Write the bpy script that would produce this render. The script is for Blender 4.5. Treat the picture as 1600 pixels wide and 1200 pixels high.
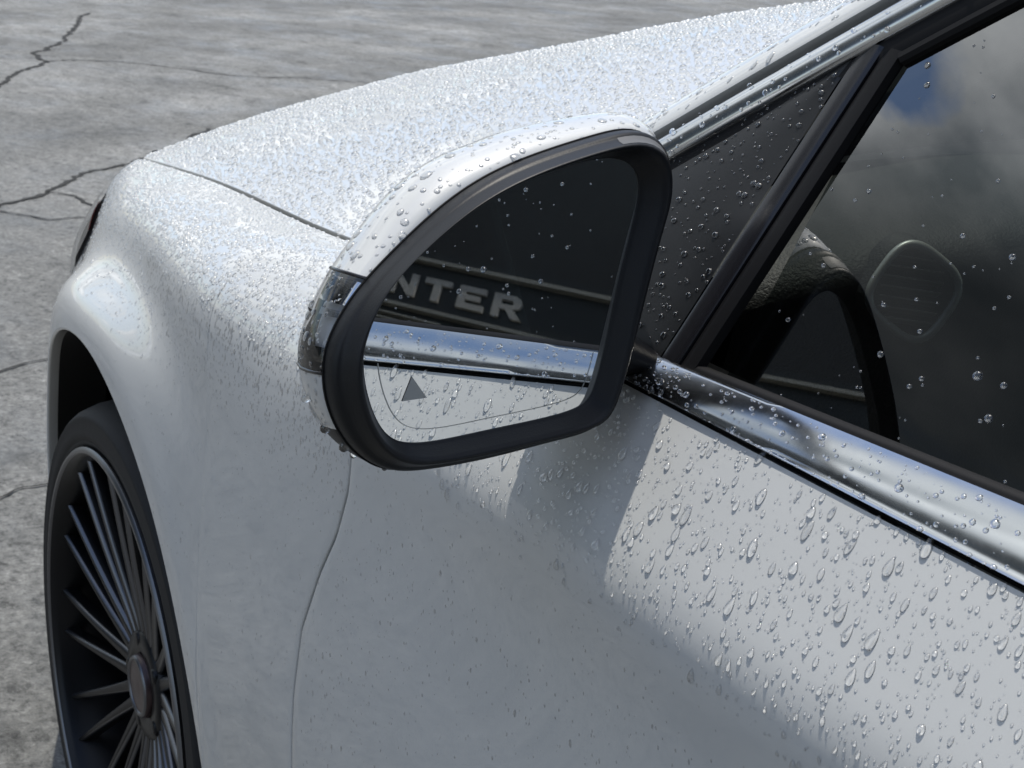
import bpy, math, random
import numpy as np
from mathutils import Matrix, Vector

for o in list(bpy.data.objects):
    bpy.data.objects.remove(o)
SC = bpy.context.scene
COL = SC.collection
rng = np.random.default_rng(7)
random.seed(7)
R = math.radians

# ------------------------------------------------------------------ camera
cam_d = bpy.data.cameras.new('camera')
cam = bpy.data.objects.new('camera', cam_d)
COL.objects.link(cam)
cam_d.sensor_width = 36.0
cam_d.lens = 58.54
cam_d.clip_start = 0.01
cam_d.clip_start = 1.0
cam_d.clip_end = 200000
_r = (-0.47341278, -0.87964699, 0.04584225)
_u = (0.27637671, -0.09892333, 0.95594461)
_f = (0.83635893, -0.46522612, -0.28994551)
_m = Matrix(((_r[0], _u[0], -_f[0]), (_r[1], _u[1], -_f[1]), (_r[2], _u[2], -_f[2])))
cam.matrix_world = Matrix.Translation((-1.66713, 1.31861, 1.19156)) @ _m.to_4x4()
cam_d.dof.use_dof = True
cam_d.dof.focus_distance = 92
cam_d.dof.aperture_fstop = 0.42
SC.camera = cam
K = 100.0                              # the scene is built in metres and stored in centimetres (see the last lines)
SC.unit_settings.scale_length = 1 / K

# ------------------------------------------------------------------ light
SUN_EL, SUN_AZ = 78.0, 23.0          # azimuth: degrees to the right of the car's nose (+X)
sdir = Vector((math.cos(R(SUN_EL)) * math.cos(R(SUN_AZ)), -math.cos(R(SUN_EL)) * math.sin(R(SUN_AZ)), math.sin(R(SUN_EL))))
sun_d = bpy.data.lights.new('sun', 'SUN')
sun_d.energy = 3.4
sun_d.cycles.is_caustics_light = True
sun_d.angle = R(0.5)
sun_d.color = (1.0, 0.945, 0.845)
sun = bpy.data.objects.new('sun', sun_d)
COL.objects.link(sun)
sun.rotation_euler = sdir.to_track_quat('Z', 'Y').to_euler()
sun.location = (4, -2, 9)

W = bpy.data.worlds.new('World')
SC.world = W
W.use_nodes = True
nt = W.node_tree
nt.nodes.clear()
def N(t, kind, **kw):
    n = t.nodes.new(kind)
    for k, v in kw.items():
        setattr(n, k, v)
    return n
out = N(nt, 'ShaderNodeOutputWorld')
bg = N(nt, 'ShaderNodeBackground')
bg.inputs['Strength'].default_value = 0.15
sky = N(nt, 'ShaderNodeTexSky', sky_type='NISHITA')
sky.sun_disc = False
sky.sun_elevation = R(SUN_EL)
sky.sun_rotation = R(90 + SUN_AZ)
sky.ozone_density = 3.0
tc = N(nt, 'ShaderNodeTexCoord')
sep = N(nt, 'ShaderNodeSeparateXYZ')
nt.links.new(tc.outputs['Generated'], sep.inputs[0])
def M_(t, op, a, b=None, c=None):
    n = N(t, 'ShaderNodeMath', operation=op)
    for i, v in enumerate((a, b, c)):
        if v is None:
            continue
        if isinstance(v, (int, float)):
            n.inputs[i].default_value = v
        else:
            t.links.new(v, n.inputs[i])
    return n.outputs[0]
zc_ = M_(nt, 'ADD', M_(nt, 'MAXIMUM', sep.outputs[2], 0.0), 0.22)
px_ = M_(nt, 'DIVIDE', sep.outputs[0], zc_)
py_ = M_(nt, 'DIVIDE', sep.outputs[1], zc_)
comb = N(nt, 'ShaderNodeCombineXYZ')
nt.links.new(px_, comb.inputs[0]); nt.links.new(py_, comb.inputs[1])
comb.inputs[2].default_value = 3.7
cn = N(nt, 'ShaderNodeTexNoise')
cn.inputs['Scale'].default_value = 1.9
cn.inputs['Detail'].default_value = 9
cn.inputs['Roughness'].default_value = 0.56
cn.inputs['Distortion'].default_value = 0.25
nt.links.new(comb.outputs[0], cn.inputs['Vector'])
cr = N(nt, 'ShaderNodeValToRGB')
cr.color_ramp.elements[0].position = 0.49
cr.color_ramp.elements[1].position = 0.57
# one clear blue gap low in the sky ahead and to the left of the car, cloud banked up all round it
def lobe(az, el, inner, outer):
    d_ = N(nt, 'ShaderNodeVectorMath', operation='DOT_PRODUCT')
    nt.links.new(tc.outputs['Generated'], d_.inputs[0])
    d_.inputs[1].default_value = (math.cos(R(el)) * math.cos(R(az)), math.cos(R(el)) * math.sin(R(az)), math.sin(R(el)))
    m_ = N(nt, 'ShaderNodeMapRange', interpolation_type='SMOOTHSTEP')
    nt.links.new(d_.outputs['Value'], m_.inputs[0])
    m_.inputs[1].default_value = math.cos(R(outer)); m_.inputs[2].default_value = math.cos(R(inner))
    return m_.outputs[0]
cov = M_(nt, 'ADD', cn.outputs[0], M_(nt, 'MULTIPLY', lobe(30, 36, 10, 26), .16))
cov = M_(nt, 'SUBTRACT', cov, M_(nt, 'MULTIPLY', lobe(31.0, 31.6, .6, 3.4), .26))
cov = M_(nt, 'SUBTRACT', cov, M_(nt, 'MULTIPLY', lobe(33.5, 36.5, .6, 3.4), .26))
nt.links.new(cov, cr.inputs[0])
cn2 = N(nt, 'ShaderNodeTexNoise')
cn2.inputs['Scale'].default_value = 5.5
cn2.inputs['Detail'].default_value = 6
nt.links.new(comb.outputs[0], cn2.inputs['Vector'])
cr2 = N(nt, 'ShaderNodeValToRGB')
cr2.color_ramp.elements[0].position = 0.34
cr2.color_ramp.elements[0].color = (2.0, 2.3, 2.55, 1)
cr2.color_ramp.elements[1].position = 0.66
cr2.color_ramp.elements[1].color = (8.2, 8.5, 8.7, 1)
nt.links.new(cn2.outputs[0], cr2.inputs[0])
mx = N(nt, 'ShaderNodeMixRGB')
nt.links.new(cr.outputs[0], mx.inputs[0])
nt.links.new(sky.outputs[0], mx.inputs[1])
nt.links.new(cr2.outputs[0], mx.inputs[2])
# added dark bank of cloud, low front left, shaped to darken the side window's reflection
bank = N(nt, 'ShaderNodeMixRGB')
nt.links.new(M_(nt, 'MULTIPLY', lobe(47, 12, 17.5, 23.5), .95), bank.inputs[0])
nt.links.new(mx.outputs[0], bank.inputs[1])
bank.inputs[2].default_value = (0.17, 0.21, 0.24, 1)
nt.links.new(bank.outputs[0], bg.inputs[0])
nt.links.new(bg.outputs[0], out.inputs[0])

SC.view_settings.view_transform = 'Standard'
SC.view_settings.look = 'None'
SC.view_settings.gamma = 1.0
SC.view_settings.exposure = 0.20
SC.view_settings.use_curve_mapping = False
SC.cycles.max_bounces = 14
SC.cycles.glossy_bounces = 8
SC.cycles.transmission_bounces = 10
SC.cycles.transparent_max_bounces = 24
SC.cycles.caustics_reflective = False
SC.cycles.caustics_refractive = True
SC.cycles.sample_clamp_indirect = 4.0
SC.cycles.use_denoising = True

# ------------------------------------------------------------------ materials
def mat(name, color=(0.5, 0.5, 0.5), rough=0.5, metal=0.0, **kw):
    m = bpy.data.materials.new(name)
    m.use_nodes = True
    b = m.node_tree.nodes['Principled BSDF']
    b.inputs['Base Color'].default_value = (*color, 1)
    b.inputs['Roughness'].default_value = rough
    b.inputs['Metallic'].default_value = metal
    for k, v in kw.items():
        b.inputs[k.replace('_', ' ')].default_value = v
    return m
def noise_to(m, sock, scale, a, b_, detail=4, rough=0.6, lo=0.3, hi=0.7, stretch=None):
    t = m.node_tree
    b = t.nodes['Principled BSDF']
    c = N(t, 'ShaderNodeTexCoord')
    v = c.outputs['Object']
    if stretch:
        mp = N(t, 'ShaderNodeMapping')
        mp.inputs['Scale'].default_value = stretch
        t.links.new(v, mp.inputs[0]); v = mp.outputs[0]
    n = N(t, 'ShaderNodeTexNoise')
    n.inputs['Scale'].default_value = scale / K
    n.inputs['Detail'].default_value = detail
    n.inputs['Roughness'].default_value = rough
    t.links.new(v, n.inputs['Vector'])
    if sock == 'bump':
        bp = N(t, 'ShaderNodeBump')
        bp.inputs['Strength'].default_value = a
        bp.inputs['Distance'].default_value = b_ * K
        t.links.new(n.outputs[0], bp.inputs['Height'])
        t.links.new(bp.outputs[0], b.inputs['Normal'])
        return
    r = N(t, 'ShaderNodeValToRGB')
    r.color_ramp.elements[0].position = lo
    r.color_ramp.elements[1].position = hi
    r.color_ramp.elements[0].color = (*(a if isinstance(a, tuple) else (a,) * 3), 1)
    r.color_ramp.elements[1].color = (*(b_ if isinstance(b_, tuple) else (b_,) * 3), 1)
    t.links.new(n.outputs[0], r.inputs[0])
    t.links.new(r.outputs[0], b.inputs[sock])

paint = mat('white_paint', (0.572, 0.584, 0.582), 0.42, 0.0, Coat_Weight=1.0, Coat_Roughness=0.03, Coat_IOR=1.5)
noise_to(paint, 'Roughness', 6, 0.36, 0.5)
chrome = mat('chrome', (0.62, 0.63, 0.635), 0.17, 1.0)
noise_to(chrome, 'Roughness', 40, 0.12, 0.22)
black_satin = mat('black_satin_plastic', (0.010, 0.011, 0.013), 0.45, 0.0)
for m_, v_ in ((black_satin, .28),):
    m_.node_tree.nodes['Principled BSDF'].inputs['Specular IOR Level'].default_value = v_
noise_to(black_satin, 'bump', 900, 0.12, 0.001, detail=2)
black_gloss = mat('black_gloss_plastic', (0.014, 0.014, 0.017), 0.22)
sail_black = mat('corner_panel_black', (0.012, 0.0125, 0.014), 0.34)
rubber = mat('black_rubber', (0.006, 0.006, 0.007), 0.55)
rubber.node_tree.nodes['Principled BSDF'].inputs['Specular IOR Level'].default_value = .2
sail_black.node_tree.nodes['Principled BSDF'].inputs['Specular IOR Level'].default_value = .4
tyre_m = mat('tyre_rubber', (0.007, 0.007, 0.008), 0.7)
noise_to(tyre_m, 'bump', 60, 0.2, 0.002)
dark_in = mat('wheel_liner_felt', (0.006, 0.006, 0.007), 0.9)
rim_m = mat('rim_dark_metal', (0.020, 0.021, 0.024), 0.35, 0.85)
rim_edge = mat('rim_machined_edge', (0.15, 0.155, 0.17), 0.32, 1.0)
mirror_m = mat('mirror_silver', (0.86, 0.88, 0.88), 0.0, 1.0)
etch = mat('etched_mirror_line', (0.42, 0.44, 0.44), 0.3, 0.8)
gap_m = mat('seal_and_gap_shade', (0.03, 0.03, 0.028), 0.8)
dash_m = mat('dash_leather', (0.035, 0.037, 0.038), 0.55)
noise_to(dash_m, 'bump', 420, 0.6, 0.002, detail=3)
trim_in = mat('door_card_dark', (0.02, 0.021, 0.024), 0.6)
satin_metal = mat('vent_ring_metal', (0.8, 0.8, 0.78), 0.45, 0.6)
grey_in = mat('headliner_grey', (0.09, 0.09, 0.09), 0.9)
silver = mat('lamp_reflector', (0.8, 0.8, 0.8), 0.12, 1.0)
lamp_dark = mat('lamp_housing', (0.03, 0.028, 0.028), 0.3)
lamp_red = mat('lamp_reflex_red', (0.25, 0.03, 0.025), 0.25)

def clear_mat(name, ior, tint, trans, gloss_rough=0.0):
    """thin clear sheet: fresnel reflection over tinted see-through"""
    m = bpy.data.materials.new(name)
    m.use_nodes = True
    t = m.node_tree
    t.nodes.clear()
    o = N(t, 'ShaderNodeOutputMaterial')
    f = N(t, 'ShaderNodeFresnel'); f.inputs[0].default_value = ior
    tr = N(t, 'ShaderNodeBsdfTransparent'); tr.inputs[0].default_value = (*tint, 1)
    g = N(t, 'ShaderNodeBsdfGlossy'); g.inputs['Roughness'].default_value = gloss_rough
    mxs = N(t, 'ShaderNodeMixShader')
    t.links.new(f.outputs[0], mxs.inputs[0]); t.links.new(tr.outputs[0], mxs.inputs[1]); t.links.new(g.outputs[0], mxs.inputs[2])
    t.links.new(mxs.outputs[0], o.inputs[0])
    return m
glass_m = clear_mat('tinted_glass', 3.0, (0.36, 0.40, 0.39), 1)
wind_m = clear_mat('windshield_glass', 1.6, (0.55, 0.58, 0.56), 1)
lens_m = clear_mat('clear_lens', 1.5, (0.97, 0.97, 0.97), 1, 0.02)

water = bpy.data.materials.new('rain_water')
water.use_nodes = True
_t = water.node_tree
_t.nodes.clear()
_o = N(_t, 'ShaderNodeOutputMaterial')
_g = N(_t, 'ShaderNodeBsdfPrincipled')
_g.inputs['Base Color'].default_value = (1, 1, 1, 1)
_g.inputs['Roughness'].default_value = 0.02
_g.inputs['IOR'].default_value = 1.36
_g.inputs['Transmission Weight'].default_value = 1.0
_g.inputs['Coat Weight'].default_value = 1.0
_g.inputs['Coat Roughness'].default_value = 0.2
_g.inputs['Coat IOR'].default_value = 1.6
_tr = N(_t, 'ShaderNodeBsdfTransparent')
_ms = N(_t, 'ShaderNodeMixShader'); _ms.inputs[0].default_value = 1.0
_t.links.new(_tr.outputs[0], _ms.inputs[1]); _t.links.new(_g.outputs[0], _ms.inputs[2])
_t.links.new(_ms.outputs[0], _o.inputs[0])

# ------------------------------------------------------------------ mesh helpers
def mesh(name, V, F, smooth=True):
    V = np.asarray(V, float)
    me = bpy.data.meshes.new(name)
    me.from_pydata(V.tolist(), [], F if isinstance(F, list) else F.tolist())
    me.update()
    if smooth:
        me.polygons.foreach_set('use_smooth', np.ones(len(me.polygons), bool))
    return me
def tag(o, label=None, cat=None, group=None, kind=None):
    for k, v in (('label', label), ('category', cat), ('group', group), ('kind', kind)):
        if v:
            o[k] = v
    return o
def obj(name, V, F, m, parent=None, smooth=True, sharp=None):
    me = V if isinstance(V, bpy.types.Mesh) else mesh(name, V, F, smooth)
    if m is not None and len(me.materials) == 0:
        me.materials.append(m)
    o = bpy.data.objects.new(name, me)
    COL.objects.link(o)
    if parent is not None:
        o.parent = parent
    if sharp is not None:
        mod_sharp(o, sharp)
    return o
def mod_sharp(o, deg):
    me = o.data
    import bmesh
    bm = bmesh.new(); bm.from_mesh(me)
    for e in bm.edges:
        if len(e.link_faces) == 2 and e.calc_face_angle(0) > R(deg):
            e.smooth = False
    bm.to_mesh(me); bm.free()
def empty(name, loc, parent=None):
    o = bpy.data.objects.new(name, None)
    COL.objects.link(o)
    o.location = loc
    o.empty_display_size = 0.1
    if parent is not None:
        o.parent = parent
    return o
def grid(P, cu=False, cv=False, flip=False):
    P = np.asarray(P, float)
    nu, nv = P.shape[:2]
    V = P.reshape(-1, 3)
    F = []
    for i in range(nu if cu else nu - 1):
        i2 = (i + 1) % nu
        for j in range(nv if cv else nv - 1):
            j2 = (j + 1) % nv
            q = [i * nv + j, i2 * nv + j, i2 * nv + j2, i * nv + j2]
            F.append(q[::-1] if flip else q)
    return V, F
def join(parts):
    V, F, k = [], [], 0
    for v, f in parts:
        v = np.asarray(v, float)
        V.append(v)
        F += [[i + k for i in q] for q in f]
        k += len(v)
    return np.concatenate(V), F
def box(c, s, rot=None):
    v = np.array([[x, y, z] for x in (-.5, .5) for y in (-.5, .5) for z in (-.5, .5)]) * np.array(s)
    if rot is not None:
        v = v @ np.asarray(rot).T
    return v + np.array(c), [[0, 1, 3, 2], [4, 6, 7, 5], [0, 4, 5, 1], [2, 3, 7, 6], [0, 2, 6, 4], [1, 5, 7, 3]]
def ncs(xk, yk, x):
    """natural cubic spline through (xk, yk) (yk may have several columns)"""
    xk = np.asarray(xk, float); yk = np.asarray(yk, float); x = np.asarray(x, float)
    sq = yk.ndim == 1
    if sq: yk = yk[:, None]
    n = len(xk); h = np.diff(xk)
    A = np.eye(n); B = np.zeros_like(yk)
    for i in range(1, n - 1):
        A[i, i - 1] = h[i - 1]; A[i, i] = 2 * (h[i - 1] + h[i]); A[i, i + 1] = h[i]
        B[i] = 6 * ((yk[i + 1] - yk[i]) / h[i] - (yk[i] - yk[i - 1]) / h[i - 1])
    m = np.linalg.solve(A, B)
    k = np.clip(np.searchsorted(xk, x) - 1, 0, n - 2)
    t = x - xk[k]; hk = h[k]
    c1 = (yk[k + 1] - yk[k]) / hk[:, None] - hk[:, None] * (2 * m[k] + m[k + 1]) / 6
    r = yk[k] + c1 * t[:, None] + m[k] / 2 * (t ** 2)[:, None] + (m[k + 1] - m[k]) / (6 * hk[:, None]) * (t ** 3)[:, None]
    return r[:, 0] if sq else r
def bspline(P, n):
    """clamped cubic B-spline through the control polygon P (k,d), n samples"""
    P = np.asarray(P, float)
    k = len(P); d = 3
    kn = np.concatenate([np.zeros(d), np.linspace(0, 1, k - d + 1), np.ones(d)])
    u = np.linspace(0, 1, n); u[-1] = 1 - 1e-9
    Bm = np.array([[1.0 if kn[i] <= uu < kn[i + 1] else 0.0 for i in range(len(kn) - 1)] for uu in u])
    for q in range(1, d + 1):
        nb = np.zeros((n, Bm.shape[1] - 1))
        for i in range(nb.shape[1]):
            a = kn[i + q] - kn[i]; b = kn[i + q + 1] - kn[i + 1]
            if a > 0: nb[:, i] += (u - kn[i]) / a * Bm[:, i]
            if b > 0: nb[:, i] += (kn[i + q + 1] - u) / b * Bm[:, i + 1]
        Bm = nb
    return Bm @ P
def resample(P, n):
    P = np.asarray(P, float)
    s = np.concatenate([[0], np.cumsum(np.linalg.norm(np.diff(P, axis=0), axis=1))])
    t = np.linspace(0, s[-1], n)
    return np.stack([np.interp(t, s, P[:, i]) for i in range(P.shape[1])], 1)
def tube(path, rad, n=8, closed=False, caps=True):
    P = np.asarray(path, float); k = len(P)
    rad = np.broadcast_to(np.asarray(rad, float), (k,))
    T = np.gradient(P, axis=0) if not closed else np.roll(P, -1, 0) - np.roll(P, 1, 0)
    T /= np.linalg.norm(T, axis=1)[:, None]
    ref = np.array([0, 0, 1.0]) if abs(T[0][2]) < .9 else np.array([1.0, 0, 0])
    A = np.cross(T, ref); A /= np.linalg.norm(A, axis=1)[:, None]
    B = np.cross(T, A)
    th = np.linspace(0, 2 * np.pi, n, endpoint=False)
    G = P[:, None, :] + rad[:, None, None] * (np.cos(th)[None, :, None] * A[:, None, :] + np.sin(th)[None, :, None] * B[:, None, :])
    V, F = grid(G, cu=closed, cv=True)
    if caps and not closed:
        F = F + [list(range(n))[::-1], list(range((k - 1) * n, k * n))]
    return V, F

# ------------------------------------------------------------------ ground
PI = math.pi
ground_m = bpy.data.materials.new('weathered_concrete')
ground_m.use_nodes = True
t = ground_m.node_tree
b = t.nodes['Principled BSDF']
c = N(t, 'ShaderNodeTexCoord')
def nz(scale, detail, rough, stretch=(1, 1, 1)):
    mp = N(t, 'ShaderNodeMapping'); mp.inputs['Scale'].default_value = stretch
    t.links.new(c.outputs['Object'], mp.inputs[0])
    n = N(t, 'ShaderNodeTexNoise')
    n.inputs['Scale'].default_value = scale / K; n.inputs['Detail'].default_value = detail; n.inputs['Roughness'].default_value = rough
    t.links.new(mp.outputs[0], n.inputs['Vector'])
    return n.outputs[0]
def ramp(f, stops):
    r = N(t, 'ShaderNodeValToRGB')
    e = r.color_ramp.elements
    while len(e) < len(stops): e.new(0.5)
    for i, (p_, col) in enumerate(stops):
        e[i].position = p_; e[i].color = (*((col,) * 3 if isinstance(col, float) else col), 1)
    t.links.new(f, r.inputs[0]); return r.outputs[0]
def mixc(a, b_, fac, mode='MULTIPLY'):
    m = N(t, 'ShaderNodeMixRGB', blend_type=mode)
    if isinstance(fac, float): m.inputs[0].default_value = fac
    else: t.links.new(fac, m.inputs[0])
    t.links.new(a, m.inputs[1]); t.links.new(b_, m.inputs[2]); return m.outputs[0]
base = ramp(nz(0.8, 9, 0.68), [(0.32, (0.13, 0.132, 0.128)), (0.5, (0.205, 0.207, 0.2)), (0.66, (0.315, 0.315, 0.305))])
speck = ramp(nz(60, 5, 0.85), [(0.36, 0.25), (0.46, 0.8), (0.56, 1.05), (0.68, 1.7)])
stain = ramp(nz(3.2, 9, 0.72, (1, 1.7, 1)), [(0.34, 0.42), (0.45, 0.85), (0.6, 1.0), (0.72, 1.25)])
pit = ramp(nz(13, 9, 0.8, (1, 1.5, 1)), [(0.38, 0.35), (0.45, 0.85), (0.56, 1.0), (0.7, 1.25)])
grit = ramp(nz(26, 7, 0.9), [(0.38, 0.3), (0.46, 0.85), (0.55, 1.0), (0.62, 1.6)])
colr = mixc(mixc(mixc(mixc(base, stain, 0.95), speck, 0.9), pit, 0.95), grit, 0.7)
t.links.new(colr, b.inputs['Base Color'])
t.links.new(ramp(nz(1.6, 8, 0.7, (1, 1.6, 1)), [(0.36, 0.42), (0.5, 0.7), (0.62, 0.88)]), b.inputs['Roughness'])
bp = N(t, 'ShaderNodeBump'); bp.inputs['Strength'].default_value = 0.9; bp.inputs['Distance'].default_value = 0.012 * K
t.links.new(nz(30, 8, 0.75), bp.inputs['Height']); t.links.new(bp.outputs[0], b.inputs['Normal'])
G = 300.0
gnd = obj('concrete_ground', [(-G, -G, 0), (G, -G, 0), (G, G, 0), (-G, G, 0)], [[0, 1, 2, 3]], ground_m, smooth=False)
tag(gnd, 'weathered grey concrete yard with fine cracks', kind='structure')
crack_m = mat('crack_dirt', (0.022, 0.022, 0.021), 0.95)
cracks = [
    ([(7.2, -.35), (7.72, -.62), (8.08, -.77), (8.41, -.97), (8.66, -1.08), (9.12, -1.12), (9.6, -1.37), (9.76, -1.44), (10.49, -1.69), (12, -2.2)], .030),
    ([(8.66, -1.08), (8.75, -1.24), (8.63, -1.53), (8.41, -1.68), (8.26, -1.81), (8.03, -1.9), (7.83, -2.03), (7.75, -2.16), (7.73, -2.37), (7.48, -2.64), (7.11, -3.04), (6.9, -3.6)], .016),
    ([(3.9, .5), (4.28, .11), (4.37, .03), (4.52, -.11), (4.68, -.21), (4.91, -.4), (5.07, -.58), (5.27, -.79), (5.9, -1.2)], .022),
    ([(4.52, -.11), (4.43, -.17), (4.31, -.19), (4.22, -.2), (3.95, -.19)], .014),
    ([(4.34, .3), (4.2, .13), (4.11, .06), (4.01, .01), (4.01, -.13), (3.95, -.19), (3.7, -.5)], .013),
    ([(2.1, .85), (2.27, .54), (2.32, .47), (2.35, .39), (2.6, .0)], .008),
    ([(1.35, .95), (1.43, .71), (1.47, .66), (1.47, .59), (1.6, .3)], .007)]
for ci, (pl, wd) in enumerate(cracks):
    P = resample(np.array(pl), int(np.linalg.norm(np.diff(np.array(pl), axis=0), axis=1).sum() / 0.025) + 4)
    n = len(P)
    T = np.gradient(P, axis=0); T /= np.linalg.norm(T, axis=1)[:, None]
    Nn = np.stack([-T[:, 1], T[:, 0]], 1)
    wob = np.convolve(rng.normal(0, 1, n + 8), np.ones(5) / 5, 'same')[4:-4] * wd * 1.1
    wl = wd * (.28 + .5 * rng.random(n) ** 2); wr = wd * (.28 + .5 * rng.random(n) ** 2)
    L = P + Nn * (wob + wl)[:, None]; Rr = P + Nn * (wob - wr)[:, None]
    V = np.concatenate([np.c_[L, np.full(n, .004)], np.c_[Rr, np.full(n, .004)]])
    F = [[i, i + n, i + n + 1, i + 1] for i in range(n - 1)]
    tag(obj('ground_crack', V, F, crack_m, smooth=False), kind='structure')

# ------------------------------------------------------------------ car body surfaces
car = empty('parked_car', (0, 0, 0))
tag(car, 'white car covered in rain drops with black framed door mirror and chrome window trim', 'car')
HUB = (0.0, 0.33)
ARC = (0.006, 0.338)
WX, WZ = -.012, .313
ARCH_R = 0.376
SECX = [-2.4, -2.0, -1.7, -1.45, -1.25, -1.1, -.95, -.8, -.66, -.5, -.35, -.2, 0.0, .2, .40, .58, .76]
DOOR = [(.8565, .9385), (.869, .918), (.886, .888), (.905, .856), (.896, .812), (.897, .73), (.906, .62), (.907, .45), (.87, .22)]
SECP = [DOOR, DOOR, DOOR, DOOR, DOOR, DOOR,
    [(.8555, .9385), (.868, .918), (.885, .888), (.9045, .8555), (.896, .811), (.897, .73), (.906, .62), (.907, .45), (.87, .22)],
    [(.850, .938), (.864, .918), (.882, .886), (.902, .854), (.896, .808), (.898, .73), (.905, .62), (.906, .45), (.87, .22)],
    [(.815, .930), (.845, .914), (.875, .882), (.898, .850), (.897, .805), (.899, .73), (.904, .62), (.906, .45), (.87, .22)],
    [(.792, .908), (.832, .900), (.870, .872), (.889, .838), (.894, .79), (.898, .72), (.903, .63), (.906, .46), (.875, .22)],
    [(.781, .893), (.828, .889), (.876, .866), (.891, .826), (.890, .78), (.892, .72), (.901, .64), (.906, .48), (.88, .22)],
    [(.767, .882), (.817, .877), (.864, .856), (.876, .820), (.876, .785), (.894, .748), (.907, .700), (.908, .5), (.89, .22)],
    [(.753, .870), (.798, .865), (.838, .843), (.848, .813), (.857, .785), (.888, .756), (.907, .724), (.909, .62), (.89, .22)],
    [(.742, .853), (.782, .846), (.815, .818), (.826, .785), (.838, .758), (.868, .732), (.891, .700), (.899, .5), (.885, .22)],
    [(.722, .830), (.745, .822), (.766, .795), (.782, .755), (.800, .71), (.824, .65), (.846, .56), (.856, .40), (.84, .22)],
    [(.670, .796), (.690, .788), (.712, .765), (.732, .73), (.752, .69), (.772, .63), (.79, .55), (.797, .40), (.78, .22)],
    [(.600, .765), (.625, .757), (.650, .735), (.670, .70), (.685, .66), (.700, .60), (.710, .52), (.712, .38), (.69, .22)]]
SECP = np.array(SECP)
NB = 90
_SX = np.array(SECX)
def section(x):
    """dense (y, z) profile of the body side at x, from the top edge down"""
    cp = ncs(_SX, SECP.reshape(len(SECX), -1), np.array([x]))[0].reshape(-1, 2)
    s = bspline(cp, 160)
    y, z = s[:, 0].copy(), s[:, 1]
    r = np.hypot(x - ARC[0], z - ARC[1])
    fl = np.exp(-((r - .402) / .028) ** 2) * np.clip((z - .30) / .1, 0, 1) * np.clip((.5 - x) / .15, 0, 1)
    y += .0025 * fl
    return np.stack([y, z], 1)
def cut_section(x, zb, n):
    s = section(x)
    z = s[:, 1]
    k = np.argmax(z < zb) if (z < zb).any() else len(z) - 1
    if k > 0 and z[k] < zb:
        tt = (z[k - 1] - zb) / (z[k - 1] - z[k])
        e = s[k - 1] + (s[k] - s[k - 1]) * tt
        s = np.concatenate([s[:k], e[None]])
    return resample(s, n)
def gap_x(z):
    return float(np.interp(z, [.2, .45, .56, .60, .655, .71, .75, .79, .82, .95], [-.606, -.603, -.604, -.606, -.617, -.645, -.671, -.688, -.693, -.70]))
SILL = .21
def fender_grid(nv=NB):
    th = np.linspace(-PI / 2, PI / 2, 61)
    xa = ARC[0] + ARCH_R * np.sin(th)
    xs = list(np.linspace(.76, ARC[0] + ARCH_R + .002, 26)) + list(xa[::-1]) + list(np.linspace(ARC[0] - ARCH_R - .002, -.5, 12))
    rows = []
    for x in xs:
        if abs(x - ARC[0]) <= ARCH_R:
            zb = ARC[1] + math.sqrt(max(ARCH_R ** 2 - (x - ARC[0]) ** 2, 0))
        else:
            zb = SILL
        s = cut_section(x, zb, nv)
        rows.append(np.c_[np.full(nv, x), s])
    # curved rear edge along the door gap
    s5 = cut_section(-.5, SILL, nv)
    for uu in np.linspace(0, 1, 18)[1:]:
        row = []
        for j in range(nv):
            xg = gap_x(s5[j, 1]) + .0022
            x = -.5 + (xg + .5) * uu
            row.append(x)
        row = np.array(row)
        # sections at these x: sample on the fly
        pts = []
        for x_, j in zip(row, range(nv)):
            pts.append((x_, j))
        rows.append(('var', row))
    res = []
    cache = {}
    def sec_at(x):
        k = round(x, 4)
        if k not in cache:
            cache[k] = cut_section(k, SILL, nv)
        return cache[k]
    for r_ in rows:
        if isinstance(r_, tuple):
            row = r_[1]
            q = []
            for j in range(nv):
                s = sec_at(row[j])
                q.append((row[j], s[j, 0], s[j, 1]))
            res.append(np.array(q))
        else:
            res.append(r_)
    return np.array(res)
def door_grid(x_end, nv=NB):
    cache = {}
    def sec_at(x):
        k = round(x, 4)
        if k not in cache:
            cache[k] = cut_section(k, SILL, nv)
        return cache[k]
    s5 = sec_at(-.66)
    rows = []
    for uu in np.concatenate([np.linspace(0, .12, 14), np.linspace(.12, 1, 50)[1:]]):
        q = []
        for j in range(nv):
            x0 = gap_x(s5[j, 1]) - .0022
            x = x0 + (x_end - x0) * uu
            s = sec_at(x)
            q.append((x, s[j, 0], s[j, 1]))
        rows.append(np.array(q))
    return np.array(rows)
Pf = fender_grid()
def nrmrow(P):
    du = np.gradient(P, axis=0); dv = np.gradient(P, axis=1)
    n = np.cross(du, dv); l = np.linalg.norm(n, axis=2); l[l == 0] = 1
    return n / l[:, :, None]
def hem_rows(edge, out, inward, depth=.012, r=.0014):
    rows = [edge - inward * 0]
    rows = []
    for a in (35, 65, 90):
        rows.append(edge - inward * r * math.sin(R(a)) - out * r * (1 - math.cos(R(a))))
    rows.append(rows[-1] - out * depth)
    return rows
OUTY = np.array([0, 1.0, 0])
# rear hem (door gap) on the fender
e = Pf[-1]; o_ = np.tile(OUTY, (len(e), 1))
tz = np.gradient(e, axis=0); tz /= np.linalg.norm(tz, axis=1)[:, None]
nn = np.cross(np.tile([1.0, 0, 0], (len(e), 1)), -tz); nn /= np.linalg.norm(nn, axis=1)[:, None]
nn *= np.sign(nn[:, 1:2])
Pf2 = np.concatenate([Pf, np.array(hem_rows(e, nn, np.tile([1.0, 0, 0], (len(e), 1))))])
Vf, Ff = grid(Pf2)
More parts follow.
